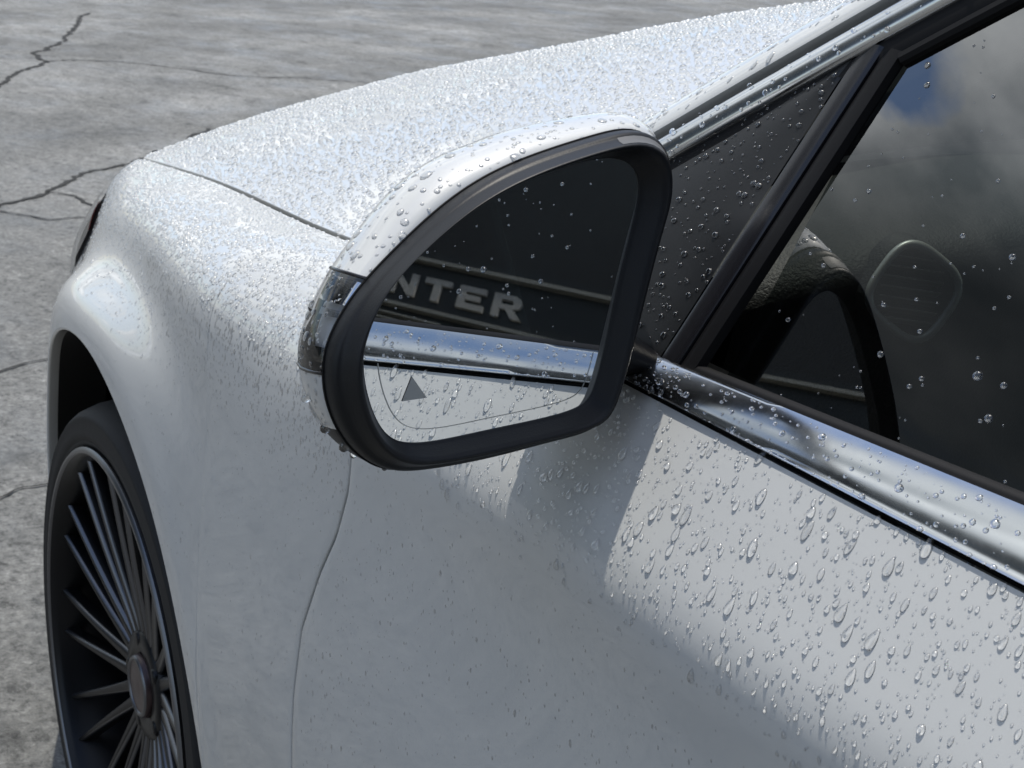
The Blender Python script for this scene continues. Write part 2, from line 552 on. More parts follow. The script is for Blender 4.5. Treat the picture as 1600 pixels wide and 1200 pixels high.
# wheel-arch lip: fold in from the circle edge
th = [i for i in range(len(Pf)) if abs(Pf[i, -1, 0] - ARC[0]) <= ARCH_R + 1e-6]
lip = Pf[th, -1, :]
cen = np.stack([np.full(len(lip), ARC[0]), lip[:, 1], np.full(len(lip), ARC[1])], 1)
rad = lip - cen; rad /= np.linalg.norm(rad, axis=1)[:, None]
lrows = [lip]
for a in (30, 60, 90):
    lrows.append(lip - rad * .003 * math.sin(R(a)) - OUTY * .003 * (1 - math.cos(R(a))))
lrows.append(lrows[-1] - OUTY * .010)
Vl, Fl = grid(np.array(lrows))
obj('arch_flange', *grid(np.array([lrows[-1] + OUTY * .0005, lrows[-1] - OUTY * .06 + rad * .002])), dark_in, car)
# hood-line hem
e = Pf[:, 0]; nh = nrmrow(Pf)[:, 0]; nh *= np.sign(nh[:, 2:3])
Vh, Fh = grid(np.array([e] + hem_rows(e, nh, np.tile(OUTY, (len(e), 1)), .015)))
Vall, Fall = join([(Vf, Ff), (Vl, Fl), (Vh, Fh)])
fender = obj('front_fender', Vall, Fall, paint, car, sharp=50)
fr = obj('front_fender', Vall * [1, -1, 1], [q[::-1] for q in Fall], paint, car, sharp=50)

Pd = door_grid(-1.72)
e = Pd[0]
tz = np.gradient(e, axis=0); tz /= np.linalg.norm(tz, axis=1)[:, None]
nn = np.cross(np.tile([1.0, 0, 0], (len(e), 1)), tz); nn /= np.linalg.norm(nn, axis=1)[:, None]
nn *= np.sign(nn[:, 1:2])
rows = hem_rows(e, nn, np.tile([-1.0, 0, 0], (len(e), 1)))
Vd, Fd = grid(np.concatenate([np.array(rows)[::-1], Pd]))
door = obj('front_door', Vd, Fd, paint, car, sharp=50)
# dark weatherstrip deep inside the gap
gz = np.linspace(.22, .93, 40)
gp = []
for z in gz:
    s = section(gap_x(z)); y = float(np.interp(-z, -s[:, 1], s[:, 0]))
    gp.append((gap_x(z), y - .012, z))
obj('gap_seal', *tube(gp, .006, 6), gap_m, car)
# rear door, simple continuation beyond the frame
rows = []
for x in np.linspace(-1.725, -2.6, 12):
    s = cut_section(max(x, -2.39), SILL, 40); rows.append(np.c_[np.full(40, x), s])
obj('rear_door', *grid(np.array(rows)), paint, car)
# sill
obj('side_sill', *box((-1.5, .84, .20), (2.2, .07, .07)), paint, car)

# ------------------------------------------------------------------ hood
XH = [-.75, -.62, -.4, -.17, .05, .2, .35, .40]
YH = [.825, .806, .783, .763, .749, .740, .731, .726]
def hood_edge(x):
    cp = ncs(_SX, SECP.reshape(len(SECX), -1), np.array([x]))[0].reshape(-1, 2)
    return cp[0]
ZCX = [-.85, -.65, -.3, 0, .3, .6, .8, .95]
ZCZ = [1.10, 1.09, 1.09, 1.035, .972, .905, .85, .80]
HEXP = 2.2
def hood_z(x, y):
    ye, ze = hood_edge(min(x, .42))
    if x > .42: ze -= (x - .42) * .30
    zc = float(ncs(ZCX, ZCZ, np.array([x]))[0])
    q = min(abs(y) / ye, 1.0)
    z = ze + (zc - ze) * (1 - q ** HEXP)
    # raised crease that runs back from the lamp towards the windshield
    yc = .40 + (.45 - x) * .13
    z += .006 / (1 + math.exp(-(yc - abs(y)) / .018)) * min(1, max(0, (.72 - x) / .4))
    return z
def hood_front(y):
    return float(np.interp(abs(y), [0, .25, .41, .55, .65, .70, .735], [.80, .775, .70, .60, .52, .47, .40]))
NHY, NHX = 110, 90
Ph = np.zeros((NHY, NHX, 3))
for i, s in enumerate(np.linspace(-1, 1, NHY)):
    for j, tt in enumerate(np.linspace(0, 1, NHX)):
        # blend edge-following coordinate
        y_guess = s * .735
        xf = hood_front(y_guess)
        xb = -.74 + .10 * (1 - s * s)
        x = xf + (xb - xf) * tt
        ye = hood_edge(min(x, .42))[0] - .0050
        y = s * ye
        Ph[i, j] = (x, y, hood_z(x, y))
nhd = nrmrow(Ph); nhd *= np.sign(nhd[:, :, 2:3])
rowsL = hem_rows(Ph[-1], nhd[-1], np.tile([0, -1.0, 0], (NHX, 1)), .015)
rowsR = hem_rows(Ph[0], nhd[0], np.tile([0, 1.0, 0], (NHX, 1)), .015)
Pfull = np.concatenate([np.array(rowsR)[::-1], Ph, np.array(rowsL)])
fr_ = Pfull[:, 0]
lipf = []
for a in (0, 30, 60, 90):
    lipf.append(fr_ + np.array([1, 0, 0]) * .010 * math.sin(R(a)) - np.array([0, 0, 1]) * .010 * (1 - math.cos(R(a))))
lipf.append(lipf[-1] + np.array([-.01, 0, -.03]))
Vh1, Fh1 = grid(Pfull)
Vh2, Fh2 = grid(np.array(lipf))
hood = obj('hood', *join([(Vh1, Fh1), (Vh2, Fh2)]), paint, car, sharp=60)
# added black tray under the shut line, its colour stands in for gap shade
tr = np.array([[(p_[0], p_[1] * k, p_[2] - .02) for p_ in Ph[-1][::4] if p_[0] < .33] for k in (1.02, .97)])
obj('hood_gap_shade', *grid(tr), gap_m, car)

# lamp top and grille close the nose between the hood edge, the wings and the bumper
hy = np.linspace(.735, 0, 60); hx = np.array([hood_front(y) for y in hy])
for sg in (1, -1):
    lt = []
    for x in np.linspace(.40, .755, 16):
        ye, ze = hood_edge(x)
        yi = float(np.interp(x, hx, hy)); zi = hood_z(x, yi) - .012
        lt.append([(x, sg * (ye + (yi - ye) * q), ze + (zi - ze) * q - .004 * math.sin(q * PI)) for q in np.linspace(0, 1, 8)])
    obj('lamp_top', *grid(np.array(lt)), lamp_dark, car)
gr = []
for y in np.linspace(-.60, .60, 31):
    x = hood_front(y)
    gr.append([(x - .004, y, hood_z(x, y) - .020), (max(x + .02, .77), y, .775), (.80, y, .70)])
obj('front_grille', *grid(np.array(gr)), black_gloss, car)

# front bumper body (faces forward, out of the photograph)
bx = []
for z_, y_, x_ in [(.78, .60, .78), (.70, .67, .86), (.6, .70, .90), (.48, .712, .91), (.35, .71, .90), (.22, .69, .84)]:
    ys = np.linspace(-y_, y_, 31)
    bx.append(np.stack([.76 + (x_ - .72) * (1 - (np.abs(ys) / y_) ** 4), ys, np.full(31, z_)], 1))
obj('front_bumper', *grid(np.array(bx)), paint, car)

# wheel liner: dark half drum inside the arch
dr = []
for yy in (.835, .80, .62, .55):
    tt = np.linspace(-PI * .62, PI * .62, 40)
    rr = ARCH_R + .004 if yy > .81 else ARCH_R + .02
    dr.append(np.stack([ARC[0] + rr * np.sin(tt), np.full(40, yy), ARC[1] + rr * np.cos(tt)], 1))
Vw, Fw = grid(np.array(dr))
back = [len(Vw)] ; Vw = np.concatenate([Vw, [[0, .55, .33]]])
Fw += [[len(Vw) - 1, 120 + i, 121 + i] for i in range(39)]
obj('wheel_liner', Vw, Fw, dark_in, car)

# ------------------------------------------------------------------ wheel
wheel = empty('front_wheel', (WX, 0, WZ), car)
wheel.scale = (1.07, 1, 1.07)
def lathe(prof, n=72, y0=0):
    th = np.linspace(0, 2 * PI, n, endpoint=False)
    P = np.array([[(r * math.sin(a), y, r * math.cos(a)) for r, y in prof] for a in th])
    return grid(P, cu=True)
obj('tyre', *lathe([(.246, .872), (.251, .881), (.2555, .884), (.259, .8865), (.2605, .8855), (.262, .887), (.270, .889), (.281, .886), (.284, .8875), (.287, .885), (.292, .878), (.298, .860), (.301, .835), (.301, .78), (.300, .70), (.295, .67), (.25, .68)], 96), tyre_m, wheel)
obj('rim', *lathe([(.252, .878), (.2535, .886), (.251, .8895), (.247, .888), (.243, .880), (.238, .868), (.234, .84), (.228, .80), (.224, .74), (.224, .69)], 96), rim_m, wheel)
obj('rim_lip', *lathe([(.2475, .8885), (.249, .8915), (.252, .891), (.2545, .888)], 96), rim_edge, wheel)
sp_meshes = []
def spoke_mesh(lean):
    rows, k = [], 16
    for q in np.linspace(0, 1, k):
        r = .040 + (.2465 - .040) * q
        y = .846 + .006 * math.sin(q * PI) + .030 * q ** 1.6
        w = .0052 - .0014 * q + (.003 * (1 - q) ** 3)
        off = lean * (.0072 + .0185 * (q ** 1.15)) 
        h = .017
        prof = [(-w, -h), (-w, -.004), (-w + .0022, 0), (w - .0022, 0), (w, -.004), (w, -h)]
        rows.append([(off + a, y + b_, r) for a, b_ in prof])
    return rows
NSP = 12
def rotz_y(P, a):
    P = np.asarray(P, float)
    c_, s_ = math.cos(a), math.sin(a)
    return np.stack([P[..., 0] * c_ + P[..., 2] * s_, P[..., 1], -P[..., 0] * s_ + P[..., 2] * c_], -1)
me_l = []
for lean in (-1, 1):
    V, F = grid(np.array(spoke_mesh(lean)))
    me = mesh('spoke', V, F); me.materials.append(rim_m); me.materials.append(rim_edge)
    for p_ in me.polygons:
        if (p_.index % 5) in (1, 3): p_.material_index = 1
    me_l.append(me)
for k in range(NSP):
    for me in me_l:
        o = bpy.data.objects.new('spoke', me); COL.objects.link(o); o.parent = wheel
        o.rotation_euler = (0, k * 2 * PI / NSP + .06, 0)
obj('hub', *lathe([(.062, .818), (.062, .842), (.056, .850), (.040, .852), (.036, .849), (.0, .849)], 48), rim_m, wheel)
obj('hub_cap', *lathe([(.034, .850), (.033, .8555), (.030, .8575), (.027, .856), (.012, .8585), (0, .859)], 40), mat('hub_cap_dark', (.05, .03, .032), .3, .3), wheel)
obj('hub_ring', *lathe([(.0275, .8562), (.029, .8585), (.031, .8582), (.0325, .8562)], 40), rim_edge, wheel)
for k in range(5):
    a = k * 2 * PI / 5 + .3
    V, F = lathe([(.009, .838), (.009, .850), (.0065, .8525), (.0, .8525)], 12)
    o = obj('wheel_bolt', V, F, rim_m, wheel); o.location = (.049 * math.sin(a), 0, .049 * math.cos(a))
obj('brake_disc', *lathe([(.165, .77), (.165, .785), (.09, .787), (.085, .80), (0, .80)], 64), mat('brake_steel', (.16, .155, .15), .4, .9), wheel)
V, F = lathe([(.16, .74), (.17, .74), (.172, .80), (.11, .805), (.11, .74)], 72)
th_c = np.linspace(-.55, .55, 12)
V, F = grid(np.array([[(r * math.cos(a), y, r * math.sin(a)) for r, y in [(.16, .74), (.17, .74), (.172, .80), (.11, .805), (.11, .74)]] for a in th_c]), cv=True)
obj('brake_caliper', V, F, mat('caliper_grey', (.08, .08, .085), .5), wheel)
wheel2 = empty('front_wheel', (WX, 0, WZ), car)
wheel2.scale = (1.07, 1, 1.07)
for ch in list(wheel.children):
    c2 = ch.copy(); COL.objects.link(c2); c2.parent = wheel2
wheel2.rotation_euler = (0, 0, PI)

# ------------------------------------------------------------------ headlight rear corner (wraps round the wing ahead of the arch)
# built on the body side surface, proud by a few millimetres
def body_pt(x, z, off=0.0):
    s = section(x)
    y = float(np.interp(-z, -s[:, 1], s[:, 0]))
    return np.array([x, y + off, z])
hl = []
for q in np.linspace(0, 1, 14):
    x_ = .365 + .31 * q
    zt = .800 - .10 * q + .012 * math.sin(q * PI)
    zb = .748 - .125 * q - .02 * math.sin(q * PI * .9)
    row = []
    for w_ in np.linspace(0, 1, 10):
        z = zt + (zb - zt) * w_
        row.append(body_pt(x_, z, -.001 + .008 * math.sin(w_ * PI) * min(1, q * 3 + .25)))
    hl.append(row)
lamp = obj('headlight', *grid(np.array(hl)), lamp_dark, car)
obj('lamp_lens', *grid(np.array(hl) + np.array([0, .006, .002])), lens_m, lamp)
rows = np.array(hl)[0:2].copy()
obj('reflex_strip', *grid(np.array(hl)[1:3, 2:8] + np.array([0, .002, .001])), lamp_red, lamp)

# ------------------------------------------------------------------ greenhouse
NWN = np.array([0, 1, .55]); NWN /= np.linalg.norm(NWN)          # side glass plane normal
def win_y(z): return .835 - .55 * (z - .955)
A0 = np.array([-.88, 0, 1.036]); A1 = np.array([-1.01, 0, 1.122])
def apillar_path():
    xs = [-.757, -.88, -1.01, -1.16, -1.32, -1.5, -1.75, -2.1, -2.5]
    zs = [.952, 1.036, 1.122, 1.214, 1.292, 1.352, 1.392, 1.402, 1.38]
    xq = np.linspace(-.70, -2.5, 70)
    zq = ncs(xs[::-1], zs[::-1], xq)
    return np.stack([xq, win_y(zq), zq], 1)
AP = apillar_path()
APt = np.gradient(AP, axis=0); APt /= np.linalg.norm(APt, axis=1)[:, None]
APe = np.cross(APt, NWN); APe /= np.linalg.norm(APe, axis=1)[:, None]
APe *= np.sign(APe[:, 2:3])                                        # in-plane, towards the roof
def strip(prof, closed=False):
    """sweep a profile of (offset towards roof, offset outward) along the A pillar line"""
    P = np.array([[AP[i] + APe[i] * a + NWN * b_ for a, b_ in prof] for i in range(len(AP))])
    return grid(P, cv=closed)
seal_m = rubber
obj('window_seal', *strip([(-.010, -.006), (-.010, .001), (-.006, .003), (.001, .003), (.001, -.006)]), seal_m, car, sharp=40)
obj('chrome_frame', *strip([(.0005, -.004), (.0005, .004), (.002, .0065), (.006, .0078), (.0105, .0083), (.015, .0076), (.0182, .0058), (.0195, .004), (.0195, -.004)]), chrome, car, sharp=55)
obj('pillar_gap_seal', *strip([(.0196, -.004), (.022, -.003), (.0265, -.003), (.028, -.004)]), rubber, car)
chs = [i for i in range(len(AP)) if AP[i][0] < -1.0]
P = np.array([[AP[i] + APe[i] * a + NWN * b_ for a, b_ in ((-.0155, -.006), (-.0155, 0), (-.0135, .0018), (-.0105, .0018), (-.0105, -.006))] for i in chs])
obj('glass_run_channel', *grid(P), seal_m, car, sharp=40)
P = np.array([[AP[i] + APe[i] * a - NWN * b_ for a, b_ in ((-.026, .018), (-.020, .032), (.0, .045), (.06, .050))] for i in range(len(AP))])
obj('pillar_trim', *grid(P), trim_in, car)
# white A pillar skin: bends from the door plane over to the windshield
prof = []
for k in range(12):
    a = k / 11
    prof.append((.0275 + .040 * a, .004 - .026 * a ** 2.0))
prof = [(.0275, -.008), (.0272, .001), (.028, .0035)] + prof[1:]
obj('a_pillar', *strip(prof), paint, car, sharp=60)
# the mirrored right side, windshield and roof close the cabin
pil_in = np.array([AP[i] + APe[i] * .0675 - NWN * .022 for i in range(len(AP))])
ws = []
sel = [i for i in range(len(AP)) if AP[i][2] < 1.35 and AP[i][0] > -1.5]
for i in sel:
    pt = pil_in[i]
    ys = np.linspace(1, -1, 25)
    ws.append(np.stack([pt[0] + .20 * (1 - ys ** 2), ys * pt[1], np.full(25, pt[2]) + .02 * (1 - ys ** 2)], 1))
obj('windshield', *grid(np.array(ws)), wind_m, car)
rf = []
for i in range(sel[-1], len(AP)):
    pt = pil_in[i]; ys = np.linspace(1, -1, 25)
    rf.append(np.stack([pt[0] + .20 * (1 - ys ** 2) * max(0, 1 - (i - sel[-1]) / 14), ys * pt[1], pt[2] + .035 * (1 - ys ** 2)], 1))
obj('roof', *grid(np.array(rf)), paint, car)
obj('headliner', *grid(np.array(rf) - np.array([0, 0, .02])), grey_in, car)
for nm, prof_, m_ in (('a_pillar', prof, paint), ('chrome_frame', [(-.01, .003), (.0195, .003), (.028, .003)], chrome)):
    V, F = strip(prof_)
    obj(nm, V * [1, -1, 1], F, m_, car)
# cowl panel below the windshield
cw = []
for q in np.linspace(1, -1, 25):
    cw.append([(-.74 + .10 * (1 - q * q), q * .76, hood_z(-.70, q * .76) - .012), (-.56 + .10 * (1 - q * q), q * .74, hood_z(-.56, q * .74) - .03)])
obj('cowl_panel', *grid(np.array(cw)), black_satin, car)

# side glass plane pieces
def win_pt(x, z, off=0.0):
    return np.array([x, win_y(z), z]) + NWN * off
def top_z(x):
    return float(np.interp(-x, -AP[:, 0], AP[:, 2]))
# black corner panel (triangle ahead of the glass)
def div_x(z, base): return base - .18 * 0 + (-(z - .965) * .16)
cp_ = []
for z in np.linspace(.95, 1.112, 24):
    xr = -.966 - (z - .965) * .17
    xl = float(np.interp(z, AP[:, 2], AP[:, 0]))
    xl = min(xl, -.74)
    cp_.append([win_pt(xl + (xr - xl) * q, z, .0025 + .001 * math.sin(q * PI)) for q in np.linspace(0, 1, 14)])
obj('corner_panel', *grid(np.array(cp_)), sail_black, car)
d1, d2 = [], []
for z in np.linspace(.95, 1.118, 16):
    xr = -.966 - (z - .965) * .17
    wv = .017
    d1.append([win_pt(xr - .0006, z, -.004), win_pt(xr - .0006, z, .001), win_pt(xr - .002, z, .003), win_pt(xr - wv + .003, z, .0045), win_pt(xr - wv, z, .003), win_pt(xr - wv, z, -.004)])
    d2.append([win_pt(xr - wv - .0004, z, -.004), win_pt(xr - wv - .0004, z, .0015), win_pt(xr - wv - .006, z, .003), win_pt(xr - wv - .012, z, .0015), win_pt(xr - wv - .0125, z, -.004)])
obj('window_divider', *grid(np.array(d1)), black_gloss, car, sharp=40)
obj('divider_seal', *grid(np.array(d2)), rubber, car, sharp=40)
# movable side glass
gl = []
for i in range(len(AP)):
    x = AP[i][0]
    if x > -1.0 or x < -1.74: continue
    gl.append([win_pt(x, .93, -.003), win_pt(x, AP[i][2] - .004, -.003)])
gl = np.array([np.linspace(a, b_, 6) for a, b_ in gl])
xs0 = np.array([[-.995 - (z - .965) * .17 for z in gl[0][:, 2]]])
obj('side_window', *grid(gl), glass_m, car)
gl2 = np.array([[win_pt(x, .93, -.003), win_pt(x, top_z(x) - .004, -.003)] for x in np.linspace(-1.80, -2.45, 10)])
obj('rear_side_window', *grid(gl2), glass_m, car)
obj('b_pillar', *join([box((-1.765, win_y(1.16), 1.16), (.09, .02, .52), None)]), black_gloss, car)
bpil = bpy.data.objects['b_pillar']
for v in bpil.data.vertices:
    v.co.y = win_y(v.co.z) + (.002 if v.co.y > win_y(1.16) else -.02)
# right side glass (mirror image)
gl3 = np.array([[win_pt(x, .93), win_pt(x, top_z(x) - .004)] for x in np.linspace(-.80, -2.45, 20)]) * [1, -1, 1]
obj('side_window', *grid(gl3), glass_m, car)
rows = []
for x in np.linspace(-.70, -2.6, 14):
    s = cut_section(max(x, -2.39), SILL, 30); rows.append(np.c_[np.full(30, x), -s[:, 0], s[:, 1]])
obj('right_door', *grid(np.array(rows)), paint, car)

# chrome belt trim along the base of the glass
bt = []
for x in np.linspace(-.925, -1.72, 60):
    k = np.interp(-x, [.925, 1.25], [0, 1])
    zt = .9525 + .011 * k
    zb = .9396
    h = zt - zb
    yb = .8560
    yt = .8415 - .004 * k
    row = [(x, yb - .006, zb), (x, yb - .0006, zb + .0004), (x, yb + .0012, zb + .0025)]
    for q in np.linspace(.15, .80, 7):
        row.append((x, yb + (yt - yb) * (q ** 1.3) + .0016 * math.sin(q * PI), zb + h * q))
    row += [(x, yt + .0012, zt - h * .05), (x, yt - .001, zt + .0004), (x, yt - .004, zt - .001), (x, yt - .005, zt - .008)]
    bt.append(row)
bt = np.array(bt)
# rounded front end
e0 = bt[0].copy(); cen0 = e0.mean(0)
nose = np.array([cen0 + (e0 - cen0) * s_ + np.array([dx, 0, 0]) for s_, dx in ((.15, .006), (.6, .0052), (.9, .002))])
trim = obj('belt_trim', *grid(np.concatenate([nose, bt])), chrome, car, sharp=55)
obj('belt_seal', *tube([(x, .8525, .9388) for x in np.linspace(-.86, -1.72, 30)], .0014, 8), rubber, car)
obj('glass_seal', *grid(np.array([[(x, win_y(z) + o2, z) for z, o2 in ((.945, .001), (.9525 + .011 * np.interp(-x, [.925, 1.25], [0, 1]), .0018), (.9540 + .011 * np.interp(-x, [.925, 1.25], [0, 1]), .001), (.9540 + .011 * np.interp(-x, [.925, 1.25], [0, 1]), -.003))] for x in np.linspace(-.74, -1.72, 40)])), rubber, car)
# dark plinth that carries on ahead of the chrome
pl = []
for x in np.linspace(-.74, -.9205, 20):
    pl.append([(x, .850, .9395), (x, .856, .941), (x, .852, .950), (x, .843, .955), (x, .832, .956)])
obj('belt_plinth', *grid(np.array(pl)), black_satin, car)

# ------------------------------------------------------------------ door mirror
MA = MB_ = R(5.5)
Mn = np.array([-math.cos(MA) * math.cos(MB_), -math.sin(MA) * math.cos(MB_), math.sin(MB_)])
Me1 = np.cross([0, 0, 1], Mn); Me1 /= np.linalg.norm(Me1)
Me2 = np.cross(Mn, Me1)
M0 = np.array([-.98769, .95, 1.00172])
def mp3(u, v, d): return M0 + Me1 * u + Me2 * v + Mn * d
mirror = empty('door_mirror', tuple(M0), car)
def m_obj(name, V, F, m, **k):
    o = obj(name, np.asarray(V) - M0, F, m, mirror, **k); return o
GL = [(0.0884, 0.0548), (0.0782, 0.0598), (0.0525, 0.0586), (0.0071, 0.0476), (-0.0219, 0.0358), (-0.0484, 0.0184), (-0.0624, 0.0018), (-0.0688, -0.0186), (-0.0686, -0.0368), (-0.0624, -0.056), (-0.0505, -0.067), (-0.0017, -0.0685), (0.0546, -0.0642), (0.0627, -0.0576), (0.0707, -0.0346), (0.0807, 0.004), (0.0918, 0.0455)]
BZ = [(0.1146, 0.0439), (0.1141, 0.0532), (0.1092, 0.0655), (0.0946, 0.0729), (0.0784, 0.0723), (0.0431, 0.0654), (0.0092, 0.0558), (-0.0199, 0.0415), (-0.0483, 0.0211), (-0.0657, 0.0062), (-0.0761, -0.0062), (-0.0832, -0.0189), (-0.0852, -0.0292), (-0.0846, -0.0413), (-0.0794, -0.0572), (-0.0697, -0.071), (-0.0579, -0.0797), (-0.0439, -0.0832), (0.0001, -0.0837), (0.0388, -0.0809), (0.065, -0.0773), (0.0732, -0.069), (0.0801, -0.0529), (0.0895, -0.0271), (0.0996, 0.002), (0.1098, 0.0311)]
C0 = np.array([.011, -.007])
def closed_spline(P, n=160):
    P = np.array(P); k = len(P)
    Q = np.concatenate([P[-4:], P, P[:5]])
    d = np.sqrt(np.linalg.norm(np.diff(Q, axis=0), axis=1)); s = np.concatenate([[0], np.cumsum(d)])
    tt = np.linspace(s[4], s[4 + k], 1200)
    C_ = ncs(s, Q, tt)
    C_ = C_ - C0
    ang = np.unwrap(np.arctan2(C_[:, 1], C_[:, 0])); rr = np.hypot(C_[:, 0], C_[:, 1])
    if ang[-1] < ang[0]: ang, rr = ang[::-1], rr[::-1]
    a = np.linspace(-PI, PI, n, endpoint=False)
    base_a = np.mod(ang, 2 * PI); o_ = np.argsort(base_a)
    rq = np.interp(np.mod(a, 2 * PI), np.concatenate([base_a[o_] - 2 * PI, base_a[o_], base_a[o_] + 2 * PI]), np.tile(rr[o_], 3))
    # light smoothing of sampling noise
    for _ in range(2):
        rq = (np.roll(rq, 1) + 2 * rq + np.roll(rq, -1)) / 4
    return np.stack([C0[0] + rq * np.cos(a), C0[1] + rq * np.sin(a)], 1), a
NM = 180
g2, ang = closed_spline(GL, NM)
b2, _ = closed_spline(BZ, NM)
glass_d = -.010
mg = [mp3(u, v, glass_d) for u, v in g2 + (g2 - C0) * .015]
m_obj('mirror_glass', np.array(mg), [list(range(NM))], mirror_m, smooth=False)
bz = []
for k, d in [(0.0, glass_d - .002), (.0, glass_d + .0008), (.04, glass_d + .0012), (.10, glass_d + .0030), (.20, -.0045), (.33, -.0005), (.42, .0020), (.50, .0026), (.56, .0022), (.60, .0008), (.68, -.0032), (.76, -.0068), (.80, -.0080), (.86, -.0086), (.93, -.0095), (.975, -.0115), (1.0, -.0145), (1.0, -.0190)]:
    bz.append([mp3(*(g2[i] + (b2[i] - g2[i]) * k), d) for i in range(NM)])
V, F = grid(np.array(bz), cv=True)
m_obj('mirror_bezel', V, F, black_satin)
# shell: sections going forward from the bezel
def bump_out(a):
    """how far the cap stands out beyond the bezel at outline angle a"""
    up = max(0, math.sin(a)); left = max(0, -math.cos(a)); dn = max(0, -math.sin(a)); right = max(0, math.cos(a))
    return   .0130 * up + .0070 * left * (1 - .6 * dn) - .001 * dn + .004 * right * (1 - dn)
def shell_row(d, out, scale):
    row = []
    for i in range(NM):
        dirn = b2[i] - C0; L = np.linalg.norm(dirn); un = dirn / L
        p_ = C0 + dirn * scale + un * bump_out(ang[i]) * out
        row.append(mp3(p_[0] + .24 * max(0, -d - .02), p_[1] - .05 * max(0, -d - .03), d))
    return row
SH = [(-.0192, .05, 1.0), (-.0200, .18, 1.0), (-.024, .42, 1.0), (-.032, .74, 1.0), (-.044, .98, .995), (-.056, 1.05, .975), (-.066, 1.0, .92), (-.075, .9, .84), (-.083, .75, .74), (-.089, .6, .62), (-.094, .45, .47), (-.0975, .3, .28), (-.099, .15, .10), (-.0993, 0, 0.01)]
rows = np.array([shell_row(*s) for s in SH])
rows_cap = rows.copy()
deg = np.degrees(ang)
def arc_cols(lo, hi):
    """indices of outline columns between two angles (degrees, may run past 180)"""
    a = np.mod(deg - lo, 360); span = (hi - lo) % 360
    idx = [i for i in np.argsort(a) if a[i] <= span + 360 / NM * .51]
    return idx
def shell_part(name, lo, hi, m, r0=0, r1=None):
    idx = arc_cols(lo, hi)
    P = rows[r0:r1][:, idx]
    V, F = grid(P)
    return m_obj(name, V, F, m)
A_LAMP0, A_LAMP1 = 166, 194          # turn signal sits on the outer end
A_WHITE1 = 210
shell_part('mirror_cap', -62, A_LAMP0, paint)
shell_part('mirror_cap_corner', A_LAMP1, A_WHITE1, paint)
shell_part('mirror_lower_housing', A_WHITE1, 298, black_satin)
# turn signal: clear lens over silver reflectors
idx = arc_cols(A_LAMP0, A_LAMP1)
V, F = grid(rows[0:9][:, idx]); m_obj('signal_lens', V, F, lens_m)
V, F = grid(rows[9:][:, idx]); m_obj('signal_end', V, F, paint)
ins = rows[0:9][:, idx]
cenr = np.array([mp3(C0[0], C0[1], -.05)])
deep = ins + (cenr - ins) * .10
V, F = grid(deep); m_obj('signal_housing', V, F, mat('signal_inner', (.85, .84, .82), .35, .3))
n_i = len(idx)
for (c0, c1, r0, r1, dp) in ((1, 6, 0, 8, .03), (int(n_i * .45), int(n_i * .58), 0, 5, .04), (n_i - 4, n_i - 1, 0, 8, .03)):
    P = ins[r0:r1, c0:c1] + (cenr - ins[r0:r1, c0:c1]) * dp
    V, F = grid(P); m_obj('signal_reflector', V, F, silver)
for q in (0, n_i - 1):
    V, F = tube(ins[:, q] , .0009, 6); m_obj('signal_edge', V, F, black_gloss)
# bead between bezel and cap
V, F = tube([mp3(*(b2[i] + (b2[i] - C0) / np.linalg.norm(b2[i] - C0) * .0002), -.0191) for i in range(NM)], .0007, 6, closed=True)
m_obj('mirror_bead', V, F, rubber)
# small insert at the top inner corner of the bezel
k0 = int(np.argmin(np.abs(deg - 42)))
ii = [(k0 + j) % NM for j in range(-4, 5)]
P = np.array([[mp3(*(g2[i] + (b2[i] - g2[i]) * k), d + .0006) for i in ii] for k, d in ((.62, -.0002), (.72, -.0050), (.84, -.0080))])
V, F = grid(P); m_obj('bezel_insert', V, F, mat('bezel_insert_grey', (.10, .10, .10), .5))
# warning triangle and etched line on the glass
tri = [(-.0435, -.0362), (-.0492, -.0476), (-.0355, -.0476)]
tv = [mp3(u, v, glass_d + .0004) for u, v in tri]
m_obj('warning_triangle', tv, [[0, 1, 2]], mat('triangle_grey', (.38, .40, .40), .5, .2), smooth=False)
def inset_line(k, lo, hi, w=.0003):
    idx = arc_cols(lo, hi)
    P = np.array([[mp3(*(C0 + (g2[i] - C0) * (k + s_)), glass_d + .0003) for i in idx] for s_ in (0, w / .06)])
    V, F = grid(P); m_obj('etched_line', V, F, etch)
inset_line(.90, 195, 330)
# foot joining the mirror to the door
foot = []
for q in np.linspace(0, 1, 10):
    cx, cy, cz = -.928 - .0 * q, .838 + .046 * q, .948 + .014 * q
    a_, b_ = .042 - .006 * q, .010 + .012 * q
    foot.append([(cx + a_ * math.cos(w), cy, cz + b_ * math.sin(w)) for w in np.linspace(0, 2 * PI, 24, endpoint=False)])
V, F = grid(np.array(foot), cv=True); m_obj('mirror_foot', V, F, black_satin)

